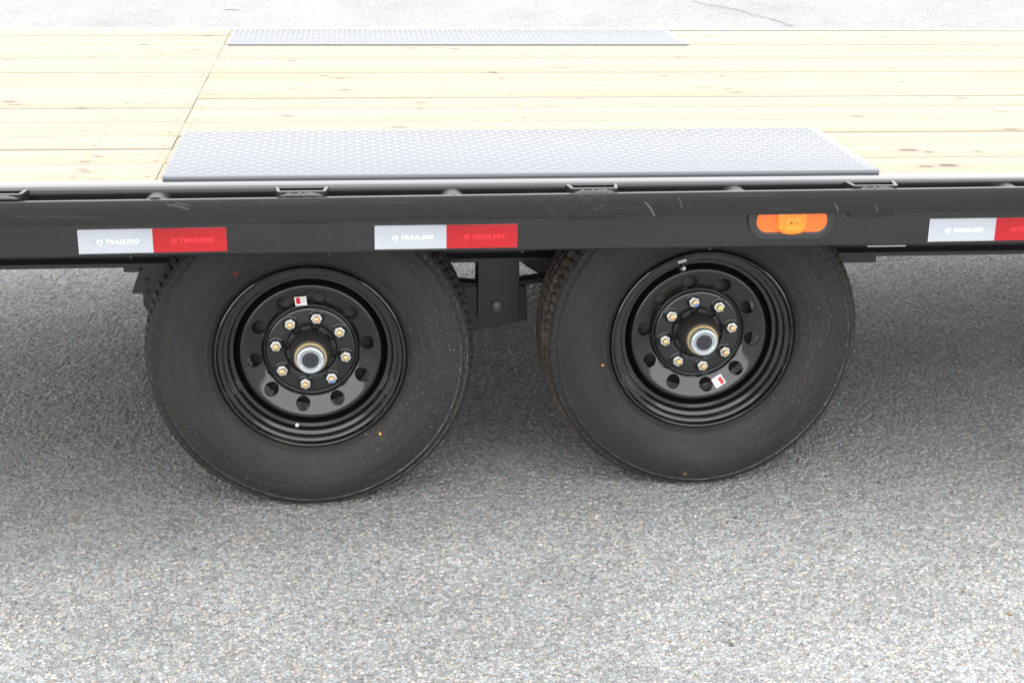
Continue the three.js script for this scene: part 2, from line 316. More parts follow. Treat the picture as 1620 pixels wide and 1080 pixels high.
// ---------------------------------------------------------------- deck boards
{
  // one wood texture laid over the deck: 4.096 m x 2.3 m
  const W = 2048, Hh = 1152, U = 4.096, V = 2.304, data = new Uint8Array(W * Hh * 4);
  const L = [-0.122, -0.279, -0.434, -0.577, -0.755, -0.933, -1.217, -1.497, -1.775, -2.05, -2.255, -2.4];
  const R = [-0.122, -0.281, -0.423, -0.575, -0.734, -0.92, -1.07, -1.33, -1.484, -1.765, -1.9, -2.049, -2.252, -2.4];
  const JX = 0.030, UX = -1.5;                               // u = (x - UX) / U ; v = (z + 2.42) / V
  const find = (a, z) => { for (let i = 0; i < a.length - 1; i++) if (z <= a[i] && z > a[i + 1]) return i; return 0; };
  const knots = [[1.726, -0.358, 0.028, 0.012, 1], [1.757, -0.197, 0.026, 0.016, 0.9], [1.742, -0.777, 0.02, 0.006, 1], [0.258, -1.715, 0.02, 0.01, 0.9], [0.36, -1.44, 0.02, 0.008, 0.9], [0.42, -1.19, 0.022, 0.01, 0.7], [0.28, -1.22, 0.02, 0.009, 0.6], [0.62, -1.0, 0.022, 0.012, 0.55], [-0.12, -0.36, 0.012, 0.006, 0.8], [-0.13, -0.23, 0.012, 0.006, 0.8], [-0.14, -0.31, 0.010, 0.006, 0.8], [1.05, -1.05, 0.02, 0.007, 0.7]];
  for (const a of [L, R]) for (let i = 0; i < a.length - 1; i++) for (const t of [0.22, 0.75]) knots.push([JX + (a === L ? -1 : 1) * 0.022, a[i] + (a[i + 1] - a[i]) * t, 0.005, 0.005, 0.75], [JX + (a === L ? -0.175 : 0.84) + 0.01 * (hash2(i, 7, 7) - 0.5), a[i] + (a[i + 1] - a[i]) * t, 0.005, 0.005, 0.8]);   // screw heads
  for (let i = 0; i < 110; i++) knots.push([UX + rnd() * U, -0.14 - rnd() * 2.2, 0.008 + rnd() * 0.018, 0.004 + rnd() * 0.007, 0.45 + rnd() * 0.5]);
  for (let j = 0; j < Hh; j++) {
    const z = (j + 0.5) / Hh * V - 2.42;
    for (let i = 0; i < W; i++) {
      const x = UX + (i + 0.5) / W * U, left = x < JX, a = left ? L : R, b = find(a, z), id = b + (left ? 40 : 80);
      const tone = hash2(id, 3, 9), mid = (a[b] + a[b + 1]) / 2 + (hash2(id, 5, 9) - 0.5) * 0.05;
      // growth rings: lines along x, cathedral shapes in the board's middle
      const wob = 0.010 * (fbm(x * 1.1 + id * 7, z * 6, 15, 3) - 0.5) * 2;
      const zz = z - mid + wob;
      let ring = zz * (70 + 60 * hash2(id, 8, 9)) + 1.6 * Math.exp(-zz * zz * 900) * Math.sin(x * 1.7 + id) + 0.6 * fbm(x * 2.5, z * 25, id, 2);
      let kd = 0;
      for (const [kx, kz, rx, rz, s] of knots) {
        const dx = (x - kx) / rx, dz = (z - kz) / rz; if (Math.abs(dx) > 4 || Math.abs(dz) > 4) continue;
        const q = Math.sqrt(dx * dx + dz * dz); ring += 0.5 * Math.exp(-q * q * 0.35);
        const e = 1 - q + 0.25 * (hash2(i >> 1, j, 5) - 0.5);
        if (e > 0) kd = Math.max(kd, s * Math.min(1, e * 3.5)); else kd = Math.max(kd, 0.26 * s * Math.exp(-(q - 1) * 1.1));
      }
      const fr = ring - Math.floor(ring), late = Math.pow(fr, 2.2) * (fr > 0.93 ? (1 - fr) / 0.07 : 1);
      const fib = 0.95 + 0.1 * vnoise(i / 14, j * 1.3, 44 + id);
      const band = fbm(x * 0.9 + id * 5, z * 34, 27, 3);
      let r = 0.264 * fib, g = 0.235 * fib, bl = 0.177 * fib;
      const dk = late * (0.25 + 0.6 * tone) * (0.3 + 1.1 * band);
      r *= 1 - 0.06 * dk; g *= 1 - 0.17 * dk; bl *= 1 - 0.5 * dk; const st = smooth(0.5, 0.72, fbm(x * 0.8 + id * 3, z * 75, 63, 3)) * (0.4 + 0.8 * tone); r *= 1 - 0.05 * st; g *= 1 - 0.13 * st; bl *= 1 - 0.36 * st; const tn = 0.96 + 0.08 * tone; r *= tn; g *= tn * (1.01 - 0.06 * band); bl *= tn * (1.1 - 0.28 * band);
      r += (0.07 - r) * kd; g += (0.034 - g) * kd; bl += (0.016 - bl) * kd;
      const k = 4 * (j * W + i); data[k] = toS(r); data[k + 1] = toS(g); data[k + 2] = toS(bl); data[k + 3] = 255;
    }
  }
  const map = dtex(data, W, Hh, true);
  const wood = new THREE.MeshStandardMaterial({ map, roughness: 0.62 });
  const board = (x0, x1, z1, z0, gap, n) => {
    const g = gap / 2, dy = (hash2(n, 2, 3) - 0.5) * 0.002, r = 0.0025;
    const y1 = DECK - 0.001 + dy, y0 = DECK - 0.039, a = z0 + g, b = z1 - g;
    const o = [...corner(b - r, y1 - r, r, 90, 0, 2), [b, y0], [a - gap + 0.0003, y0], [a - gap + 0.0003, y1 - 0.011], [a, y1 - 0.0115], ...corner(a + r, y1 - r, r, 180, 90, 2)];   // a tongue runs under the next board
    const ge = prism(o, x0, x1, 50), p = ge.attributes.position, u = ge.attributes.uv;
    for (let i = 0; i < p.count; i++) u.setXY(i, (p.getX(i) - UX) / U, (p.getZ(i) + 2.42 + (p.getY(i) - DECK) * 0.5) / V);
    mesh('plank', ge, wood, trailer);
  };
  const gapL = [6, 8, 6, 9, 4, 5, 9, 10, 4, 7, 7], gapR = [4, 6, 4, 5, 5, 10, 3, 5, 13, 3, 5, 9, 8];
  for (let b = 0; b < L.length - 1; b++) board(X0, JX - 0.0004 - 0.0012 * hash2(b, 1, 1), L[b] - (b ? gapL[b - 1] / 4000 : 0), L[b + 1], gapL[b] / 1000, b);
  for (let b = 0; b < R.length - 1; b++) board(JX + 0.0004 + 0.0008 * hash2(b, 1, 2), X1, R[b] - (b ? gapR[b - 1] / 4000 : 0), R[b + 1], gapR[b] / 1000, b + 20);
}

// ---------------------------------------------------------------- tread plates over the wheels
{
  const lug = (() => {                                      // one raised lens-shaped lug
    const l = 0.0124, w = 0.0022, h = 0.00105, base = [[-l, 0], [-l * 0.45, -w], [l * 0.45, -w], [l, 0], [l * 0.45, w], [-l * 0.45, w]], topp = [[-l * 0.55, 0], [l * 0.55, 0]];
    const P = [...base.map(([x, z]) => [x, 0, z]), ...topp.map(([x, z]) => [x, h, z])], T = [[0, 6, 1], [1, 6, 7], [1, 7, 2], [2, 7, 3], [3, 7, 4], [4, 7, 6], [4, 6, 5], [5, 6, 0]], pos = [];
    for (const t of T) for (const i of t) pos.push(...P[i]);
    const g = new THREE.BufferGeometry(); g.setAttribute('position', new THREE.Float32BufferAttribute(pos, 3)); return g;
  })();
  const lugs = (x0, x1, z0, z1, y) => {
    const s = 0.0175, sz = 0.0205, nx = Math.floor((x1 - x0 - 0.008) / s), nz = Math.floor((z1 - z0 - 0.006) / sz), pos = [], lp = lug.attributes.position;
    for (let j = 0; j < nz; j++) for (let i = 0; i < nx; i++) {
      const a = ((i + j) & 1 ? 1 : -1) * 0.62, c = Math.cos(a), sn = Math.sin(a), ox = x0 + 0.011 + i * s, oz = z0 + 0.012 + j * sz;
      for (let k = 0; k < lp.count; k++) { const X = lp.getX(k), Z = lp.getZ(k); pos.push(ox + X * c + Z * sn, y + lp.getY(k), oz - X * sn + Z * c); }
    }
    const g = new THREE.BufferGeometry(); g.setAttribute('position', new THREE.Float32BufferAttribute(pos, 3)); g.computeVertexNormals(); return g;
  };
  const make = (x0, x1, z0, z1, label, th = 0.0085) => {
    const p = group('tread_plate', trailer); p.userData.label = label;
    const r = th * 0.5, y1 = DECK + th, y0 = DECK + 0.0005;
    const o = [...corner(z1 - r, y1 - r, r, 90, 0, 3), [z1, y0], [z0, y0], ...corner(z0 + r, y1 - r, r, 180, 90, 3)];
    mesh('sheet', prism(o, x0, x1, 40), M.plate, p);
    mesh('tread_lugs', lugs(x0, x1, z0, z1, y1 - 0.0001), M.plate, p).userData.kind = 'stuff';
  };
  make(0.044, 1.573, -0.583, -0.1205, 'patterned steel tread plate at the near edge of the deck');
  make(0.044, 1.573, -2.4005, -2.03, 'patterned steel tread plate at the far edge of the deck', 0.0035);
}

// ---------------------------------------------------------------- reflective tape and marker lamp
{
  const W = 1024, Hh = 172, [c, x] = canvas(W, Hh), [cb, xb] = canvas(W, Hh);
  x.fillStyle = '#c0c4cb'; x.fillRect(0, 0, W / 2, Hh); x.fillStyle = '#b2161f'; x.fillRect(W / 2, 0, W / 2, Hh);
  const rows = 12, cols = 58;
  for (let j = 0; j < rows; j++) for (let i = 0; i < cols; i++) {
    const px = (i + 0.5 + (j & 1) * 0.5) * W / cols, py = (j + 0.5) * Hh / rows, red = px > W / 2;
    x.fillStyle = red ? 'rgba(120,0,10,0.35)' : 'rgba(88,92,102,0.8)';
    x.beginPath(); x.ellipse(px, py, W / cols * 0.31, Hh / rows * 0.26, 0, 0, 7); x.fill();
  }
  x.font = 'italic bold 42px sans-serif'; x.textAlign = 'center'; x.textBaseline = 'middle';
  const word = (cx, fill) => { x.save(); x.translate(cx, Hh * 0.52); x.scale(300 / x.measureText('PJ TRAILERS').width, 1); x.fillStyle = fill; x.strokeStyle = fill; x.lineWidth = 0.8; x.fillText('PJ TRAILERS', 0, 0); x.strokeText('PJ TRAILERS', 0, 0); x.restore(); };
  x.fillStyle = 'rgba(160,165,172,0.4)'; x.fillRect(W * 0.09, Hh * 0.41, W * 0.33, Hh * 0.22);
  word(W * 0.26, '#eceff4'); word(W * 0.76, '#ee3038');
  const mat = new THREE.MeshStandardMaterial({ map: tex(c), roughness: 0.3 });
  const tape = (xc, side, rot = 0) => {
    const w = 0.299, h = 0.0508, g = new THREE.BoxGeometry(w, h, 0.0008), u = g.attributes.uv;
    for (let i = 0; i < u.count; i++) if (i < 16 || i > 19) u.setXY(i, u.getX(i) * 0.002 + (i < 4 ? 0.99 : 0.004), u.getY(i));
    const m = mesh('reflective_tape', g, mat, trailer, side ? undefined : 'red and silver reflective tape');
    m.position.set(xc, 0.7423, side ? mz(ZCH + 0.0006) : ZCH + 0.0006); m.rotation.z = rot; if (side) m.rotation.y = Math.PI;
  };
  for (const [k, r] of [[0.0245, 0.006], [0.6275, 0.0], [1.8235, 0.003], [-0.575, 0], [-1.175, 0], [2.42, 0], [3.02, 0], [4.22, 0], [5.42, 0]]) { tape(k, 0, r); }
  for (let k = -3; k < 7; k++) tape(0.03 + 0.6 * k, 1);

  // amber side marker: rubber gasket, oval lens with a raised clear middle
  const lamp = group('marker_lamp', trailer, 1.3659, 0.769, ZCH); lamp.userData.label = 'amber oval side marker lamp in a black rubber gasket';
  const stad = (w, h) => { const r = h / 2, s = new THREE.Shape(); s.moveTo(-w / 2 + r, -r); s.lineTo(w / 2 - r, -r); s.absarc(w / 2 - r, 0, r, -Math.PI / 2, Math.PI / 2); s.lineTo(-w / 2 + r, r); s.absarc(-w / 2 + r, 0, r, Math.PI / 2, Math.PI * 1.5); return s; };
  const gs = stad(0.184, 0.077); gs.holes.push(stad(0.162, 0.057));
  mesh('gasket', new THREE.ExtrudeGeometry(gs, { depth: 0.005, bevelEnabled: true, bevelSize: 0.004, bevelThickness: 0.004, bevelSegments: 4, curveSegments: 20 }), M.gasket, lamp);
  const [lc, lx] = canvas(512, 256);
  lx.fillStyle = '#fa6c10'; lx.fillRect(0, 0, 512, 256);
  for (let j = 0; j < 26; j++) for (let i = 0; i < 52; i++) { lx.fillStyle = `rgba(${hash2(i, j, 1) > 0.5 ? '255,150,60' : '200,80,10'},${0.2 + 0.25 * hash2(i, j, 2)})`; lx.fillRect(i * 10 + (j & 1) * 5, j * 10, 6, 6); }
  const lt = tex(lc); lt.repeat.set(1 / 0.16, 1 / 0.06); lt.offset.set(0.5, 0.5);
  const lm = new THREE.MeshPhysicalMaterial({ map: lt, roughness: 0.2, clearcoat: 1, clearcoatRoughness: 0.05 });
  mesh('lens', new THREE.ExtrudeGeometry(stad(0.154, 0.050), { depth: 0.004, bevelEnabled: true, bevelSize: 0.0035, bevelThickness: 0.003, bevelSegments: 3, curveSegments: 20 }), lm, lamp);
  const [dc, dx] = canvas(256, 256);
  const gr = dx.createLinearGradient(0, 0, 256, 0); gr.addColorStop(0, '#f0620a'); gr.addColorStop(0.16, '#f07808'); gr.addColorStop(0.24, '#ff8c14'); gr.addColorStop(0.72, '#ff8c14'); gr.addColorStop(0.8, '#f58808'); gr.addColorStop(1, '#f0620a');
  dx.fillStyle = gr; dx.fillRect(0, 0, 256, 256);
  dx.fillStyle = 'rgba(110,50,5,0.85)'; dx.beginPath(); dx.ellipse(110, 140, 12, 10, 0, 0, 7); dx.fill(); dx.beginPath(); dx.ellipse(160, 138, 7, 7, 0, 0, 7); dx.fill();
  for (const [a, b] of [[100, 88], [125, 86], [108, 108], [128, 106]]) dx.fillRect(a, b, 9, 6);
  dx.strokeStyle = 'rgba(255,225,120,0.8)'; dx.lineWidth = 3; for (const y of [96, 116, 180]) { dx.beginPath(); dx.moveTo(80, y); dx.lineTo(190, y); dx.stroke(); }
  const dt = tex(dc); dt.repeat.set(1 / 0.066, 1 / 0.06); dt.offset.set(0.5, 0.5);
  const ds = new THREE.Shape(); { const w = 0.021, h = 0.0175, r = 0.008; ds.moveTo(-w + r, -h); ds.quadraticCurveTo(0, -h - 0.003, w - r, -h); ds.quadraticCurveTo(w, -h, w, -h + r); ds.lineTo(w, h - r); ds.quadraticCurveTo(w, h, w - r, h); ds.lineTo(-w + r, h); ds.quadraticCurveTo(-w, h, -w, h - r); ds.lineTo(-w, -h + r); ds.quadraticCurveTo(-w, -h, -w + r, -h); }
  mesh('lens_dome', new THREE.ExtrudeGeometry(ds, { depth: 0.004, bevelEnabled: true, bevelSize: 0.0115, bevelThickness: 0.0095, bevelSegments: 8, curveSegments: 8 }), new THREE.MeshPhysicalMaterial({ map: dt, roughness: 0.12, clearcoat: 1, clearcoatRoughness: 0.03 }), lamp).position.z = 0.004;
}

// ---------------------------------------------------------------- frame below the deck
{
  const beam = (z) => {
    const yb = 0.5205, yt = 0.70, o = [[z, yb], [z, yb + 0.010], [z - 0.047, yb + 0.012], [z - 0.047, yt - 0.012], [z, yt - 0.010], [z, yt], [z - 0.1, yt], [z - 0.1, yt - 0.010], [z - 0.053, yt - 0.012], [z - 0.053, yb + 0.012], [z - 0.1, yb + 0.010], [z - 0.1, yb]];
    mesh('main_beam', prism(o, X0, X1, 30), M.under, trailer);
  };
  beam(-0.62); beam(mz(-0.62) + 0.1);
  for (let x = X0 + 0.1; x < X1; x += 0.406) mesh('cross_member', merge([box(x, x + 0.006, 0.7025, 0.8135, ZFAR + 0.008, ZCH - 0.008), box(x + 0.006, x + 0.045, 0.8075, 0.8135, ZFAR + 0.07, ZCH - 0.07)]), M.under, trailer);
  const zs = [-0.67, mz(-0.67)];
  const AX = [0.3298, 1.2582], AY = [0.3781, 0.4014];
  const plateXY = (pts, z0, t) => { const s = new THREE.Shape(pts.map((p) => new THREE.Vector2(...p))); const g = new THREE.ExtrudeGeometry(s, { depth: t - 0.002, bevelEnabled: true, bevelSize: 0.001, bevelThickness: 0.001, bevelSegments: 1 }); g.translate(0, 0, z0 + 0.001); return g; };
  for (const z of zs) {
    // centre hanger: two plates with an equaliser between them and a pivot bolt
    const h = group('spring_hanger', trailer);
    const cp = [[0.7455, 0.5195], [0.8475, 0.5195], [0.8475, 0.3745], [0.7455, 0.3745]];
    mesh('side_plate', plateXY(cp, z + 0.038, 0.008), M.under, h); mesh('side_plate', plateXY(cp, z - 0.046, 0.008), M.under, h);
    const bo = new THREE.SphereGeometry(0.0178, 32, 12, 0, Math.PI * 2, 0, Math.PI / 2); bo.rotateX(Math.PI / 2); bo.scale(1, 1, 0.6); bo.translate(0.793, 0.403, z + 0.0455);
    mesh('bolt_head', bo, new THREE.MeshStandardMaterial({ color: lin(0.15, 0.14, 0.13), roughness: 0.42, metalness: 0.3 }), h);
    mesh('equalizer', merge([plateXY([[0.69, 0.452], [0.722, 0.450], [0.868, 0.448], [0.872, 0.36], [0.80, 0.345], [0.72, 0.333], [0.70, 0.35]], z - 0.03, 0.06)]), M.under, h);
    // end hangers with a gusset
    const e1 = group('spring_hanger', trailer);
    mesh('side_plate', merge([plateXY([[-0.083, 0.5195], [0.02, 0.5195], [0.02, 0.36], [-0.05, 0.36], [-0.083, 0.42]], z + 0.030, 0.008), plateXY([[-0.083, 0.5195], [0.02, 0.5195], [0.02, 0.36], [-0.05, 0.36], [-0.083, 0.42]], z - 0.038, 0.008)]), M.under, e1);
    mesh('gusset', merge([plateXY([[-0.085, 0.5195], [-0.115, 0.441], [-0.085, 0.441]], z - 0.004, 0.008), box(-0.125, -0.085, 0.508, 0.5198, z - 0.03, z + 0.048), box(-0.0855, -0.077, 0.445, 0.5195, z - 0.028, z + 0.029)]), M.under, e1);
    for (const y of [0.483, 0.453]) { const b = latheZ([[0.0001, 0.006], [0.007, 0.005], [0.008, 0], [0.0001, 0]], 6); b.translate(-0.073, y, z + 0.038); mesh('bolt_head', b, M.black, e1); }
    const e2 = group('spring_hanger', trailer);
    mesh('side_plate', merge([plateXY([[1.56, 0.5195], [1.66, 0.5195], [1.65, 0.37], [1.57, 0.37]], z + 0.030, 0.008), plateXY([[1.56, 0.5195], [1.66, 0.5195], [1.65, 0.37], [1.57, 0.37]], z - 0.038, 0.008)]), M.under, e2);
    mesh('gusset', box(1.66, 1.772, 0.503, 0.5198, z - 0.03, z + 0.048), M.under, e2);
    // leaf springs and axles
    for (let k = 0; k < 2; k++) {
      const sp = group('leaf_spring', trailer), xa = k ? 0.845 : -0.04, xb = k ? 1.62 : 0.745, ya = k ? 0.447 : 0.40, yb = k ? 0.45 : 0.443, ym = AY[k] + 0.075;
      for (let n = 0; n < 4; n++) {
        const sx = n * 0.09, pos = [], seg = 12, up = [], dn = [];
        for (let i = 0; i <= seg; i++) { const u = i / seg, x = xa + sx + (xb - xa - 2 * sx) * u, q = (x - xa) / (xb - xa), y = ya + (yb - ya) * q + (ym - (ya + yb) / 2) * 4 * q * (1 - q) + 0.012 - n * 0.0115; up.push([x, y]); dn.push([x, y - 0.0105]); }
        mesh('leaf', plateXY([...dn, ...up.reverse()], z - 0.0225 + n * 0.0003, 0.045), M.under, sp);
      }
    }
  }
  for (let k = 0; k < 2; k++) { const g = new THREE.CylinderGeometry(0.045, 0.045, -(mz(-0.52) + 0.52), 24); g.rotateX(Math.PI / 2); g.translate(AX[k], AY[k], ZM); mesh('axle', g, M.under, trailer); }
  // sliver of bare pale strip under the right end of the near channel
  mesh('edge_strip', box(1.541, 1.627, 0.7060, 0.7081, -0.066, -0.0600, 0.0004), new THREE.MeshStandardMaterial({ color: lin(0.3, 0.3, 0.29), roughness: 0.5 }), trailer, 'thin pale strip along the bottom edge of the side channel');
}

// ---------------------------------------------------------------- wheels
const RT = 0.3855, LOAD = 0.3699;                          // free and loaded tyre radius
function smooth(a, b, x) { const t = Math.min(1, Math.max(0, (x - a) / (b - a))); return t * t * (3 - 2 * t); }
function tyreGeo(fine, loaded, phase) {
  const NOT = 104, nA = fine ? NOT * 10 : 160;
  const P = [[0.2035, -0.014], [0.2215, -0.0145], [0.2238, -0.0085], [0.2265, -0.004], [0.231, 0.0015], [0.2345, 0.0048], [0.2355, 0.0066], [0.2375, 0.0078], [0.2395, 0.0078], [0.245, 0.0112], [0.252, 0.0146], [0.2545, 0.0160], [0.256, 0.0172], [0.2585, 0.0178], [0.268, 0.0202], [0.28, 0.0222], [0.29, 0.0228], [0.30, 0.0228], [0.31, 0.0220], [0.32, 0.0204], [0.33, 0.0182], [0.338, 0.0160], [0.345, 0.0136], [0.3485, 0.0124], [0.3495, 0.0140], [0.3510, 0.0140], [0.3520, 0.0108], [0.3560, 0.0086], [0.3610, 0.0060], [0.3640, 0.0042], [0.3648, 0.0052], [0.3662, 0.0048], [0.3672, 0.0018], [0.3700, -0.0008], [0.3730, -0.0042], [0.3760, -0.0090], [0.3785, -0.0150], [0.3800, -0.0215], [0.3812, -0.0280], [0.3822, -0.0340]];
  const T = []; const half = -0.095;
  const grooves = [-0.042, -0.078];
  let zc = -0.034;
  const seg = (z1, n, r) => { for (let i = 1; i <= n; i++) { const z = zc + (z1 - zc) * i / n; T.push([r !== undefined ? r : 0.3822 + (RT - 0.3822) * (1 - Math.pow((z - half) / 0.061, 2)), z]); } zc = z1; };
  for (const g of grooves) { seg(g + 0.0045, 4); seg(g + 0.004, 1, RT - 0.011); seg(g - 0.004, 2, RT - 0.011); seg(g - 0.0045, 1); }
  seg(half, 4);
  const one = [...P, ...T], prof = [...one, ...one.slice(0, -1).reverse().map(([r, z]) => [r, -0.19 - z])];
  const n = prof.length, pos = new Float32Array((nA + 1) * n * 3), uv = new Float32Array((nA + 1) * n * 2), idx = [];
  for (let a = 0; a <= nA; a++) {
    const th = a / nA * Math.PI * 2, tt = (th * NOT / (2 * Math.PI)); const f = tt - Math.floor(tt), blk = Math.floor(tt);
    for (let i = 0; i < n; i++) {
      let [r, z] = prof[i]; const far = z < -0.095, zo = far ? -0.19 - z : z;
      if (fine) {
        const inn = 0.5 + 0.5 * Math.sign(Math.sin(blk * Math.PI + 0.5)), odd = blk & 1;
        // notch at the tread edge
        const nw = smooth(0.0, 0.12, f) * (1 - smooth(0.30, 0.42, f));
        if (r > 0.3735 && zo > -0.036) { const k = smooth(0.3735, 0.377, r) * nw; r -= 0.0055 * k; z -= (far ? -1 : 1) * 0.0022 * k * (zo > -0.012 ? 1 : 0); }
        // thin sipes across the shoulder band
        else if (r > 0.3525 && r <= 0.3735 && zo > -0.01) { const k = (f > 0.48 && f < 0.62) ? 1 : 0; z -= (far ? -1 : 1) * 0.0014 * k * smooth(0.353, 0.357, r); }
        // zig-zag of the grooves and cuts in the ribs
        if (zo < -0.036) { z += 0.003 * (Math.abs(((tt / 2) % 1) - 0.5) * 4 - 1) * Math.min(1, (-0.036 - zo) / 0.01) * Math.min(1, (zo + 0.0952) / 0.01); if (f > 0.5 && f < 0.62 && r > 0.381) r -= 0.004; }
      }
      let x = r * Math.cos(th), y = r * Math.sin(th), zz = z;
      if (loaded) {
        const lim = -LOAD + 0.0005;
        const soft = 0.035; // flatten softly
        const yw = y; // world angle = local angle as the wheel stands upright
        const d = (lim + soft) - yw;
        if (d > 0) { const k = d * d / (4 * soft) * 0.9; y = Math.max(lim - 0.0006 * hash2(a, i, 4), yw + Math.min(k, Math.max(0, lim - yw) + k * 0.35)); }
        const bul = smooth(-0.22, -0.33, y) * Math.max(0, 1 - Math.abs(x) / 0.2) * smooth(0.235, 0.30, r) * (1 - smooth(0.35, 0.378, r));
        zz += (far ? -1 : 1) * 0.012 * bul;
      }
      const o = a * n + i; pos[3 * o] = x; pos[3 * o + 1] = y; pos[3 * o + 2] = zz;
      uv[2 * o] = 1 - a / nA; uv[2 * o + 1] = far ? 0.97 : (zo < -0.02 ? 0.94 + 0.05 * (-zo - 0.02) / 0.075 : (prof[i][0] - 0.215) / 0.18);
    }
  }
  for (let a = 0; a < nA; a++) for (let i = 0; i < n - 1; i++) { const p = a * n + i; idx.push(p, p + n, p + 1, p + 1, p + n, p + n + 1); }
  const g = new THREE.BufferGeometry();
  g.setAttribute('position', new THREE.BufferAttribute(pos, 3)); g.setAttribute('uv', new THREE.BufferAttribute(uv, 2)); g.setIndex(idx);
  g.computeVertexNormals();
  return g;
}
function tyreMat(sd, words, dots, dirt) {
  const W = 2048, Hh = 256, [c, x] = canvas(W, Hh), im = x.createImageData(W, Hh);
  for (let j = 0; j < Hh; j++) for (let i = 0; i < W; i++) {
    const r = 0.215 + 0.18 * (1 - j / Hh), ang = 2 * Math.PI * (1 - i / W);
    const a = fbm(i / 64, j / 40, sd, 5, 32, 0), b = fbm(i / 256, j / 9, sd + 9, 4, 8, 0), f = hash2(i, j, sd);
    let v = 0.008 + 0.009 * a + 0.009 * b + 0.005 * (f - 0.5), brown = smooth(0.42, 0.7, fbm(i / 120, j / 26, sd + 20, 4, 17, 0));
    let cr = v * (1 + 0.24 * brown), cg = v * (1 + 0.10 * brown), cb = v * (1.02 - 0.1 * brown);
    if (r > 0.368) { const t = smooth(0.368, 0.378, r), m = 0.4 + 0.9 * fbm(i / 7, j / 5, sd + 3, 3); const w = t * (0.35 + 0.6 * smooth(0.35, 0.65, fbm(i / 40, j / 8, sd + 31, 3))); cr += (dirt[0] * m - cr) * w; cg += (dirt[1] * m - cg) * w; cb += (dirt[2] * m - cb) * w; }
    const k = 4 * (j * W + i); im.data[k] = toS(cr); im.data[k + 1] = toS(cg); im.data[k + 2] = toS(cb); im.data[k + 3] = 255;
  }
  x.putImageData(im, 0, 0);
  const U = (deg) => (1 - (((deg % 360) + 360) % 360) / 360) * W, V = (r) => Hh * (1 - (r - 0.215) / 0.18);
  // pale specks, thicker on the right-hand side
  for (let i = 0; i < 4200; i++) {
    const deg = rnd() < 0.78 ? -5 + (rnd() + rnd() - 1) * 75 : rnd() * 360, r = 0.225 + rnd() * 0.15, s = 0.5 + rnd() * rnd() * 1.3;
    x.fillStyle = `rgba(${190 + rnd() * 50},${185 + rnd() * 50},${175 + rnd() * 50},${0.12 + 0.6 * rnd() * rnd()})`; x.beginPath(); x.ellipse(U(deg), V(r), s * 0.8, s, 0, 0, 7); x.fill();
  }
  for (const R of [0.3502, 0.3655]) for (let i = 0; i < 700; i++) { const deg = rnd() < 0.7 ? -55 + (rnd() + rnd() - 1) * 100 : rnd() * 360; x.fillStyle = `rgba(190,184,176,${0.08 + 0.26 * rnd()})`; x.fillRect(U(deg), V(R) - 1 + rnd(), 2 + rnd() * 9, 0.9); }
  for (const [deg, r, s, col] of dots) { x.fillStyle = col; x.beginPath(); x.ellipse(U(deg), V(r), s, s * 1.3, 0, 0, 7); x.fill(); }
  const [cb2, xb] = canvas(W, Hh);
  xb.fillStyle = '#606060'; xb.fillRect(0, 0, W, Hh);
  for (let r = 0.228; r < 0.35; r += 0.0046) { xb.fillStyle = `rgba(${hash2(Math.round(r * 1e4), 1) > 0.5 ? 140 : 60},100,100,0.5)`; xb.fillRect(0, V(r), W, 1.4); }
  for (const [txt, deg, r, hmm, sp] of words) {
    xb.save(); xb.translate(U(deg), V(r)); const px = hmm / 0.18 * Hh; xb.scale(sp, 1);
    xb.font = `bold ${Math.round(px * 1.38)}px sans-serif`; xb.textAlign = 'center'; xb.textBaseline = 'middle'; xb.lineWidth = 3.2; xb.strokeStyle = '#d8d8d8'; xb.strokeText(txt, 0, 0); xb.restore();
  }
  const bt = tex(cb2, false);
  return new THREE.MeshPhysicalMaterial({ map: tex(c), roughness: 0.66, specularIntensity: 0.75, bumpMap: bt, bumpScale: 0.0016 });
}
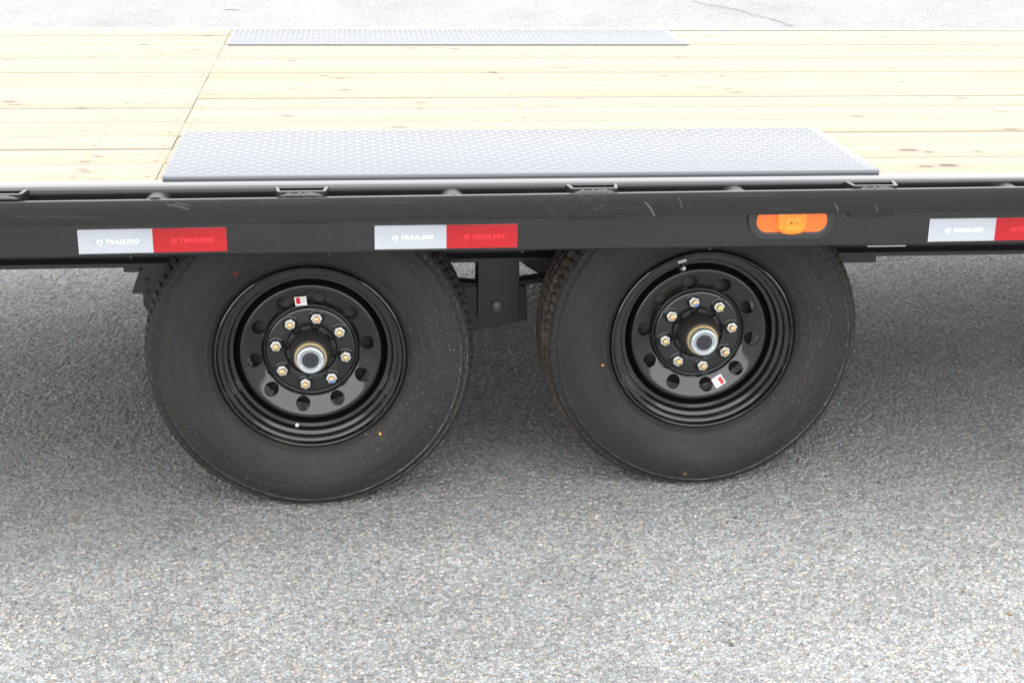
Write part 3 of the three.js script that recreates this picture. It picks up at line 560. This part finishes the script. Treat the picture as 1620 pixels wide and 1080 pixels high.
function rimGeo() {
  // stepped outer rim and barrel (closed section)
  const out = [[0.2215, -0.012], [0.2218, -0.004], [0.2208, -0.001], [0.2188, 0.0], [0.2162, -0.0006], [0.2142, -0.003], [0.2134, -0.0085], [0.2115, -0.011], [0.2058, -0.0125], [0.2040, -0.0155], [0.2032, -0.0235], [0.2012, -0.0275], [0.1930, -0.0295], [0.1908, -0.0330], [0.1900, -0.0410], [0.1880, -0.0445], [0.1805, -0.0460], [0.1782, -0.0500], [0.1774, -0.0620], [0.1755, -0.0665], [0.1725, -0.0680]];
  const back = [[0.170, -0.0690], [0.172, -0.073], [0.182, -0.085], [0.186, -0.11], [0.198, -0.135], [0.2035, -0.165], [0.2055, -0.182], [0.2215, -0.188], [0.2215, -0.182], [0.2085, -0.172], [0.205, -0.13], [0.200, -0.09], [0.204, -0.03], [0.2215, -0.012]];
  const barrel = latheZ([...out, ...back], 128, 34);
  const disc = [[0.0610, -0.0715], [0.0610, -0.0625], [0.0625, -0.0605], [0.075, -0.0600], [0.098, -0.0600], [0.1025, -0.0606], [0.1050, -0.0630], [0.1062, -0.0670], [0.1085, -0.0685], [0.1105, -0.0665], [0.1140, -0.0615], [0.122, -0.0575], [0.132, -0.0535], [0.145, -0.0485], [0.155, -0.0450], [0.161, -0.0436], [0.1650, -0.0445], [0.1680, -0.0490], [0.1698, -0.0570], [0.1708, -0.0690], [0.1668, -0.0690], [0.1640, -0.0560], [0.160, -0.0495], [0.145, -0.0540], [0.122, -0.0625], [0.112, -0.0740], [0.105, -0.0740], [0.098, -0.0665], [0.065, -0.0715], [0.0610, -0.0715]];
  const lg = new THREE.LatheGeometry(disc.map(([r, z]) => new THREE.Vector2(r, z)), 160); lg.rotateX(Math.PI / 2);
  const solid = mergeVertices((() => { const g = lg.clone(); g.deleteAttribute('uv'); g.deleteAttribute('normal'); return g; })(), 1e-6); solid.computeVertexNormals();
  const A = new Brush(solid); A.updateMatrixWorld();
  const cyl = []; const ev = new Evaluator(); ev.attributes = ['position', 'normal']; ev.useGroups = false;
  let cur = A;
  for (let k = 0; k < 10; k++) {
    const g = new THREE.CylinderGeometry(0.0172, 0.0172, 0.12, 32); g.rotateX(Math.PI / 2); g.deleteAttribute('uv');
    const a = (-65 + 36 * k) * Math.PI / 180; g.translate(0.1335 * Math.cos(a), 0.1335 * Math.sin(a), -0.06);
    const B = new Brush(g); B.updateMatrixWorld(); cur = ev.evaluate(cur, B, SUBTRACTION); cur.updateMatrixWorld();
  }
  const dg0 = cur.geometry, dg = dg0.index ? dg0.toNonIndexed() : dg0;   // keeps the smooth normals of the turned disc
  const parts = [barrel, dg];
  // raised seat round each stud
  for (let k = 0; k < 8; k++) {
    const g = latheZ([[0.0195, -0.0602], [0.0185, -0.0575], [0.0165, -0.0565], [0.0135, -0.0580], [0.0120, -0.0598]], 24), a = (-12 + 45 * k) * Math.PI / 180;
    g.translate(0.0825 * Math.cos(a), 0.0825 * Math.sin(a), 0); parts.push(g);
  }
  for (const g of parts) { for (const k of Object.keys(g.attributes)) if (!['position', 'normal'].includes(k)) g.deleteAttribute(k); }
  return mergeGeometries(parts.map((g) => (g.index ? g.toNonIndexed() : g)), false);
}
const RIM = rimGeo();
const HUB = (() => {
  const body = latheZ([[0.100, -0.075], [0.0605, -0.0745], [0.0605, -0.082], [0.052, -0.082], [0.050, -0.060], [0.0475, -0.030], [0.0430, -0.016], [0.0405, -0.0115], [0.036, -0.0105]], 64, 40);
  const l = [body];
  for (let k = 0; k < 8; k++) { const a = (10 + 45 * k) * Math.PI / 180, g = box(-0.0115, 0.0115, 0.047, 0.0595, -0.080, -0.064, 0.002); g.rotateZ(a); l.push(g); }
  const back = latheZ([[0.05, -0.165], [0.147, -0.165], [0.147, -0.092], [0.138, -0.086], [0.100, -0.0800], [0.098, -0.0765], [0.05, -0.0765]], 64); l.push(back);
  for (const g of l) if (g.attributes.uv) g.deleteAttribute('uv');
  return mergeGeometries(l.map((g) => (g.index ? g.toNonIndexed() : g)), false);
})();
const CAPRING = latheZ([[0.0375, -0.0105], [0.0378, -0.004], [0.0362, -0.0015], [0.0340, -0.0012]], 64);
const CAPBODY = latheZ([[0.0342, -0.004], [0.0336, 0.004], [0.0330, 0.0075]], 64);
const CAPFACE = latheZ([[0.0330, 0.0072], [0.0329, 0.0105], [0.0312, 0.0138], [0.0285, 0.0150], [0.0255, 0.0146], [0.0228, 0.0125], [0.0212, 0.0105], [0.0206, 0.0128], [0.0198, 0.0128], [0.0192, 0.0098]], 64, 25);
const PLUG = latheZ([[0.0195, 0.0095], [0.0185, 0.0118], [0.0110, 0.0122], [0.0095, 0.0105], [0.0060, 0.0105], [0.0045, 0.0128], [0.0001, 0.0135]], 48, 25);
const NUT = (() => { const s = new THREE.Shape(); for (let i = 0; i < 6; i++) { const a = i * Math.PI / 3, r = 0.0119; i ? s.lineTo(r * Math.cos(a), r * Math.sin(a)) : s.moveTo(r, 0); } const hole = new THREE.Path(); hole.absarc(0, 0, 0.0072, 0, Math.PI * 2); s.holes.push(hole);
  const g = new THREE.ExtrudeGeometry(s, { depth: 0.0125, bevelEnabled: true, bevelSize: 0.0012, bevelThickness: 0.0015, bevelSegments: 2, curveSegments: 12 }); g.translate(0, 0, -0.0595); return g; })();
const STUD = latheZ([[0.0071, -0.058], [0.0071, -0.0475], [0.0066, -0.0465], [0.0071, -0.0450], [0.0066, -0.0440], [0.0071, -0.0425], [0.0066, -0.0415], [0.0069, -0.0395], [0.0063, -0.0355], [0.0048, -0.0345], [0.0001, -0.0340]], 24, 30);
const VALVE = latheZ([[0.0052, -0.030], [0.0052, -0.020], [0.0045, -0.018], [0.0045, -0.010], [0.0058, -0.0095], [0.0058, -0.001], [0.0050, 0.0005], [0.0030, 0.0010], [0.0028, 0.0030], [0.0001, 0.0032]], 20, 30);
function stickerTex() {
  const [c, x] = canvas(128, 128); x.fillStyle = '#ecebea'; x.fillRect(0, 0, 128, 128); x.fillStyle = '#c02030'; x.fillRect(14, 10, 46, 92);
  x.fillStyle = '#9a9a9a'; for (let i = 0; i < 7; i++) x.fillRect(70 + i * 7, 14, 3, 70 + 16 * hash2(i, 1)); return tex(c);
}
const STM = new THREE.MeshStandardMaterial({ map: stickerTex(), roughness: 0.45 });
const stickerGeo = (() => { const g = new THREE.PlaneGeometry(0.027, 0.025, 4, 4); return g; })();
function wheel(x, y, z, side, label, opt) {
  const w = group('wheel', trailer, x, y, z); w.rotation.z = -TAU;
  if (side) { w.rotation.set(0, Math.PI, TAU); }
  if (label) w.userData.label = label;
  mesh('tyre', opt.tyre, opt.mat, w);
  const spin = (m) => { m.rotation.z = opt.spin; return m; };
  spin(mesh('rim', RIM, M.gloss, w)); spin(mesh('hub', HUB, M.hub, w));
  mesh('cap_ring', CAPRING, M.brass, w); mesh('cap_body', CAPBODY, M.capgrey, w); mesh('cap_face', CAPFACE, M.capring, w); mesh('cap_plug', PLUG, M.rubberplug, w);
  for (let k = 0; k < 8; k++) {
    const a = (opt.nut + 45 * k) * Math.PI / 180, n = mesh('lug_nut', NUT, M.zinc, w), s = mesh('stud', STUD, opt.green === k ? M.greentip : M.gold, w);
    for (const m of [n, s]) m.position.set(0.0825 * Math.cos(a), 0.0825 * Math.sin(a), 0);
    if (opt.blue === k) { const d = mesh('paint_dab', new THREE.SphereGeometry(1, 16, 10), M.bluetip, w); d.scale.set(0.0058, 0.0042, 0.0022); d.position.set(s.position.x + 0.0018, s.position.y - 0.0032, -0.0350); }
    n.rotation.z = hash2(k, opt.seed, 5) * 1.05;
  }
  if (opt.valve) { const v = mesh('valve_stem', VALVE, M.stem, w); v.scale.set(0.9, 0.9, 1); v.position.set(opt.valve[0], opt.valve[1], opt.valve[2]); v.rotation.x = opt.valve[3] || 0; }
  if (opt.sticker) { const s = mesh('sticker', stickerGeo, STM, w, 'small red and white paper sticker'); s.position.set(opt.sticker[0], opt.sticker[1], opt.sticker[2]); s.rotation.set(opt.sticker[4], opt.sticker[5], opt.sticker[3], 'XYZ'); }
  if (opt.weight) { const b = mesh('balance_weight', new RoundedBoxGeometry(0.022, 0.008, 0.005, 2, 0.002), M.stem, w); b.position.set(-0.0542, 0.1968, -0.010); b.rotation.z = 0.27; }
  return w;
}
{
  const g1 = tyreGeo(true, true, 0), low = tyreGeo(false, true, 0);
  const mL = tyreMat(101, [['GOODRIDE', -118, 0.305, 0.030, 1.2]], [[125.6, 0.268, 6, '#6a2424'], [125.6, 0.268, 3, '#38181a'], [-51.4, 0.246, 4, '#c89038'], [-120, 0.33, 1.5, '#a09080']], [0.05, 0.044, 0.037]);
  const mR = tyreMat(202, [['GOODRIDE', 62, 0.305, 0.030, 1.2]], [[190.5, 0.2477, 4, '#b88848'], [-97, 0.335, 6, '#54422e'], [-96.5, 0.333, 3, '#6a5238']], [0.1, 0.078, 0.058]);
  wheel(0.3298, 0.3781, -0.3335, 0, 'left wheel with black steel rim and a sticker near its top', { tyre: g1, mat: mL, spin: 0, nut: -12, blue: 7, seed: 1, valve: [-0.041, -0.170, -0.014, -0.32], sticker: [-0.017, 0.1245, -0.0515, 0.06, 0.28, 0.0] });
  wheel(1.2582, 0.4014, -0.3335, 0, 'right wheel with black steel rim and a sticker near its bottom', { tyre: g1, mat: mR, spin: 21 * Math.PI / 180, nut: 9, blue: 2, green: 1, seed: 2, weight: 1, valve: [-0.047, 0.176, -0.020, -0.32], sticker: [0.054, -0.124, -0.0500, 0.55 + Math.PI, -0.25, -0.1] });
  for (let k = 0; k < 2; k++) wheel([0.3298, 1.2582][k], [0.3781, 0.4014][k], mz(-0.3335), 1, undefined, { tyre: low, mat: mL, spin: 0.3 + k, nut: 15, seed: 5 + k });
}

// ---------------------------------------------------------------- small things on the far asphalt
{
  const pts = [[3.36, -9.9], [3.45, -9.5], [3.6, -9.25], [3.62, -8.9], [3.72, -8.6], [3.74, -8.2]].map(([x, z], i) => new THREE.Vector3(x, 0.006 + 0.01 * (i & 1), z));
  const g = new THREE.TubeGeometry(new THREE.CatmullRomCurve3(pts), 60, 0.0035, 6);
  const m = mesh('dry_twig', g, new THREE.MeshStandardMaterial({ color: lin(0.3, 0.27, 0.22), roughness: 0.9 }), scene, 'thin dry twig lying on the asphalt beyond the deck, towards the right');
  m.userData.category = 'twig';
  const s = new THREE.Shape(); s.moveTo(-0.13, 0); s.quadraticCurveTo(-0.04, 0.07, 0.13, 0.01); s.quadraticCurveTo(-0.02, -0.06, -0.13, 0);
  const lg = new THREE.ExtrudeGeometry(s, { depth: 0.003, bevelEnabled: false, curveSegments: 8 }); lg.rotateX(-Math.PI / 2); const p = lg.attributes.position; for (let i = 0; i < p.count; i++) p.setY(i, p.getY(i) + 0.03 * Math.abs(p.getX(i)) / 0.13 + 0.004); lg.computeVertexNormals(); lg.scale(0.6, 0.25, 0.6); lg.translate(-0.551, 0.001, -10.07);
  const l = mesh('dry_leaf', lg, new THREE.MeshStandardMaterial({ color: lin(0.3, 0.26, 0.18), roughness: 0.9 }), scene, 'pale dry leaf on the asphalt beyond the far tread plate, upper left');
  l.userData.category = 'leaf';
}
// loose grit scattered on the asphalt round the wheels
{
  const list = [], cl = [];
  for (let i = 0; i < 150; i++) {
    const x = -0.9 + rnd() * 3.2, z = -0.45 + rnd() * 1.1, r = 0.0018 + 0.0035 * rnd() * rnd();
    const g = new THREE.IcosahedronGeometry(r, 1), p = g.attributes.position;
    for (let k = 0; k < p.count; k++) { const f = 0.75 + 0.5 * vnoise(p.getX(k) / r * 1.2 + i * 7, p.getY(k) / r * 1.2 + p.getZ(k) / r, 3); p.setXYZ(k, p.getX(k) * f * 1.3, p.getY(k) * f * 0.7, p.getZ(k) * f); }
    g.computeVertexNormals(); g.rotateY(rnd() * 6.28); g.translate(x, r * 0.55, z);
    const t = rnd(), c = t < 0.25 ? [0.22, 0.17, 0.11] : t < 0.5 ? [0.09, 0.09, 0.09] : [0.25, 0.25, 0.245], col = new Float32Array(p.count * 3); for (let k = 0; k < p.count; k++) col.set(c, 3 * k);
    g.setAttribute('color', new THREE.BufferAttribute(col, 3)); g.deleteAttribute('uv'); list.push(g.index ? g.toNonIndexed() : g);
  }
  const m = mesh('loose_grit', mergeGeometries(list, false), new THREE.MeshStandardMaterial({ vertexColors: true, roughness: 0.9 }), scene, 'small loose stones and grit scattered on the asphalt in front of the wheels');
  m.userData.kind = 'stuff'; m.userData.category = 'grit';
}
renderer.render(scene, camera);
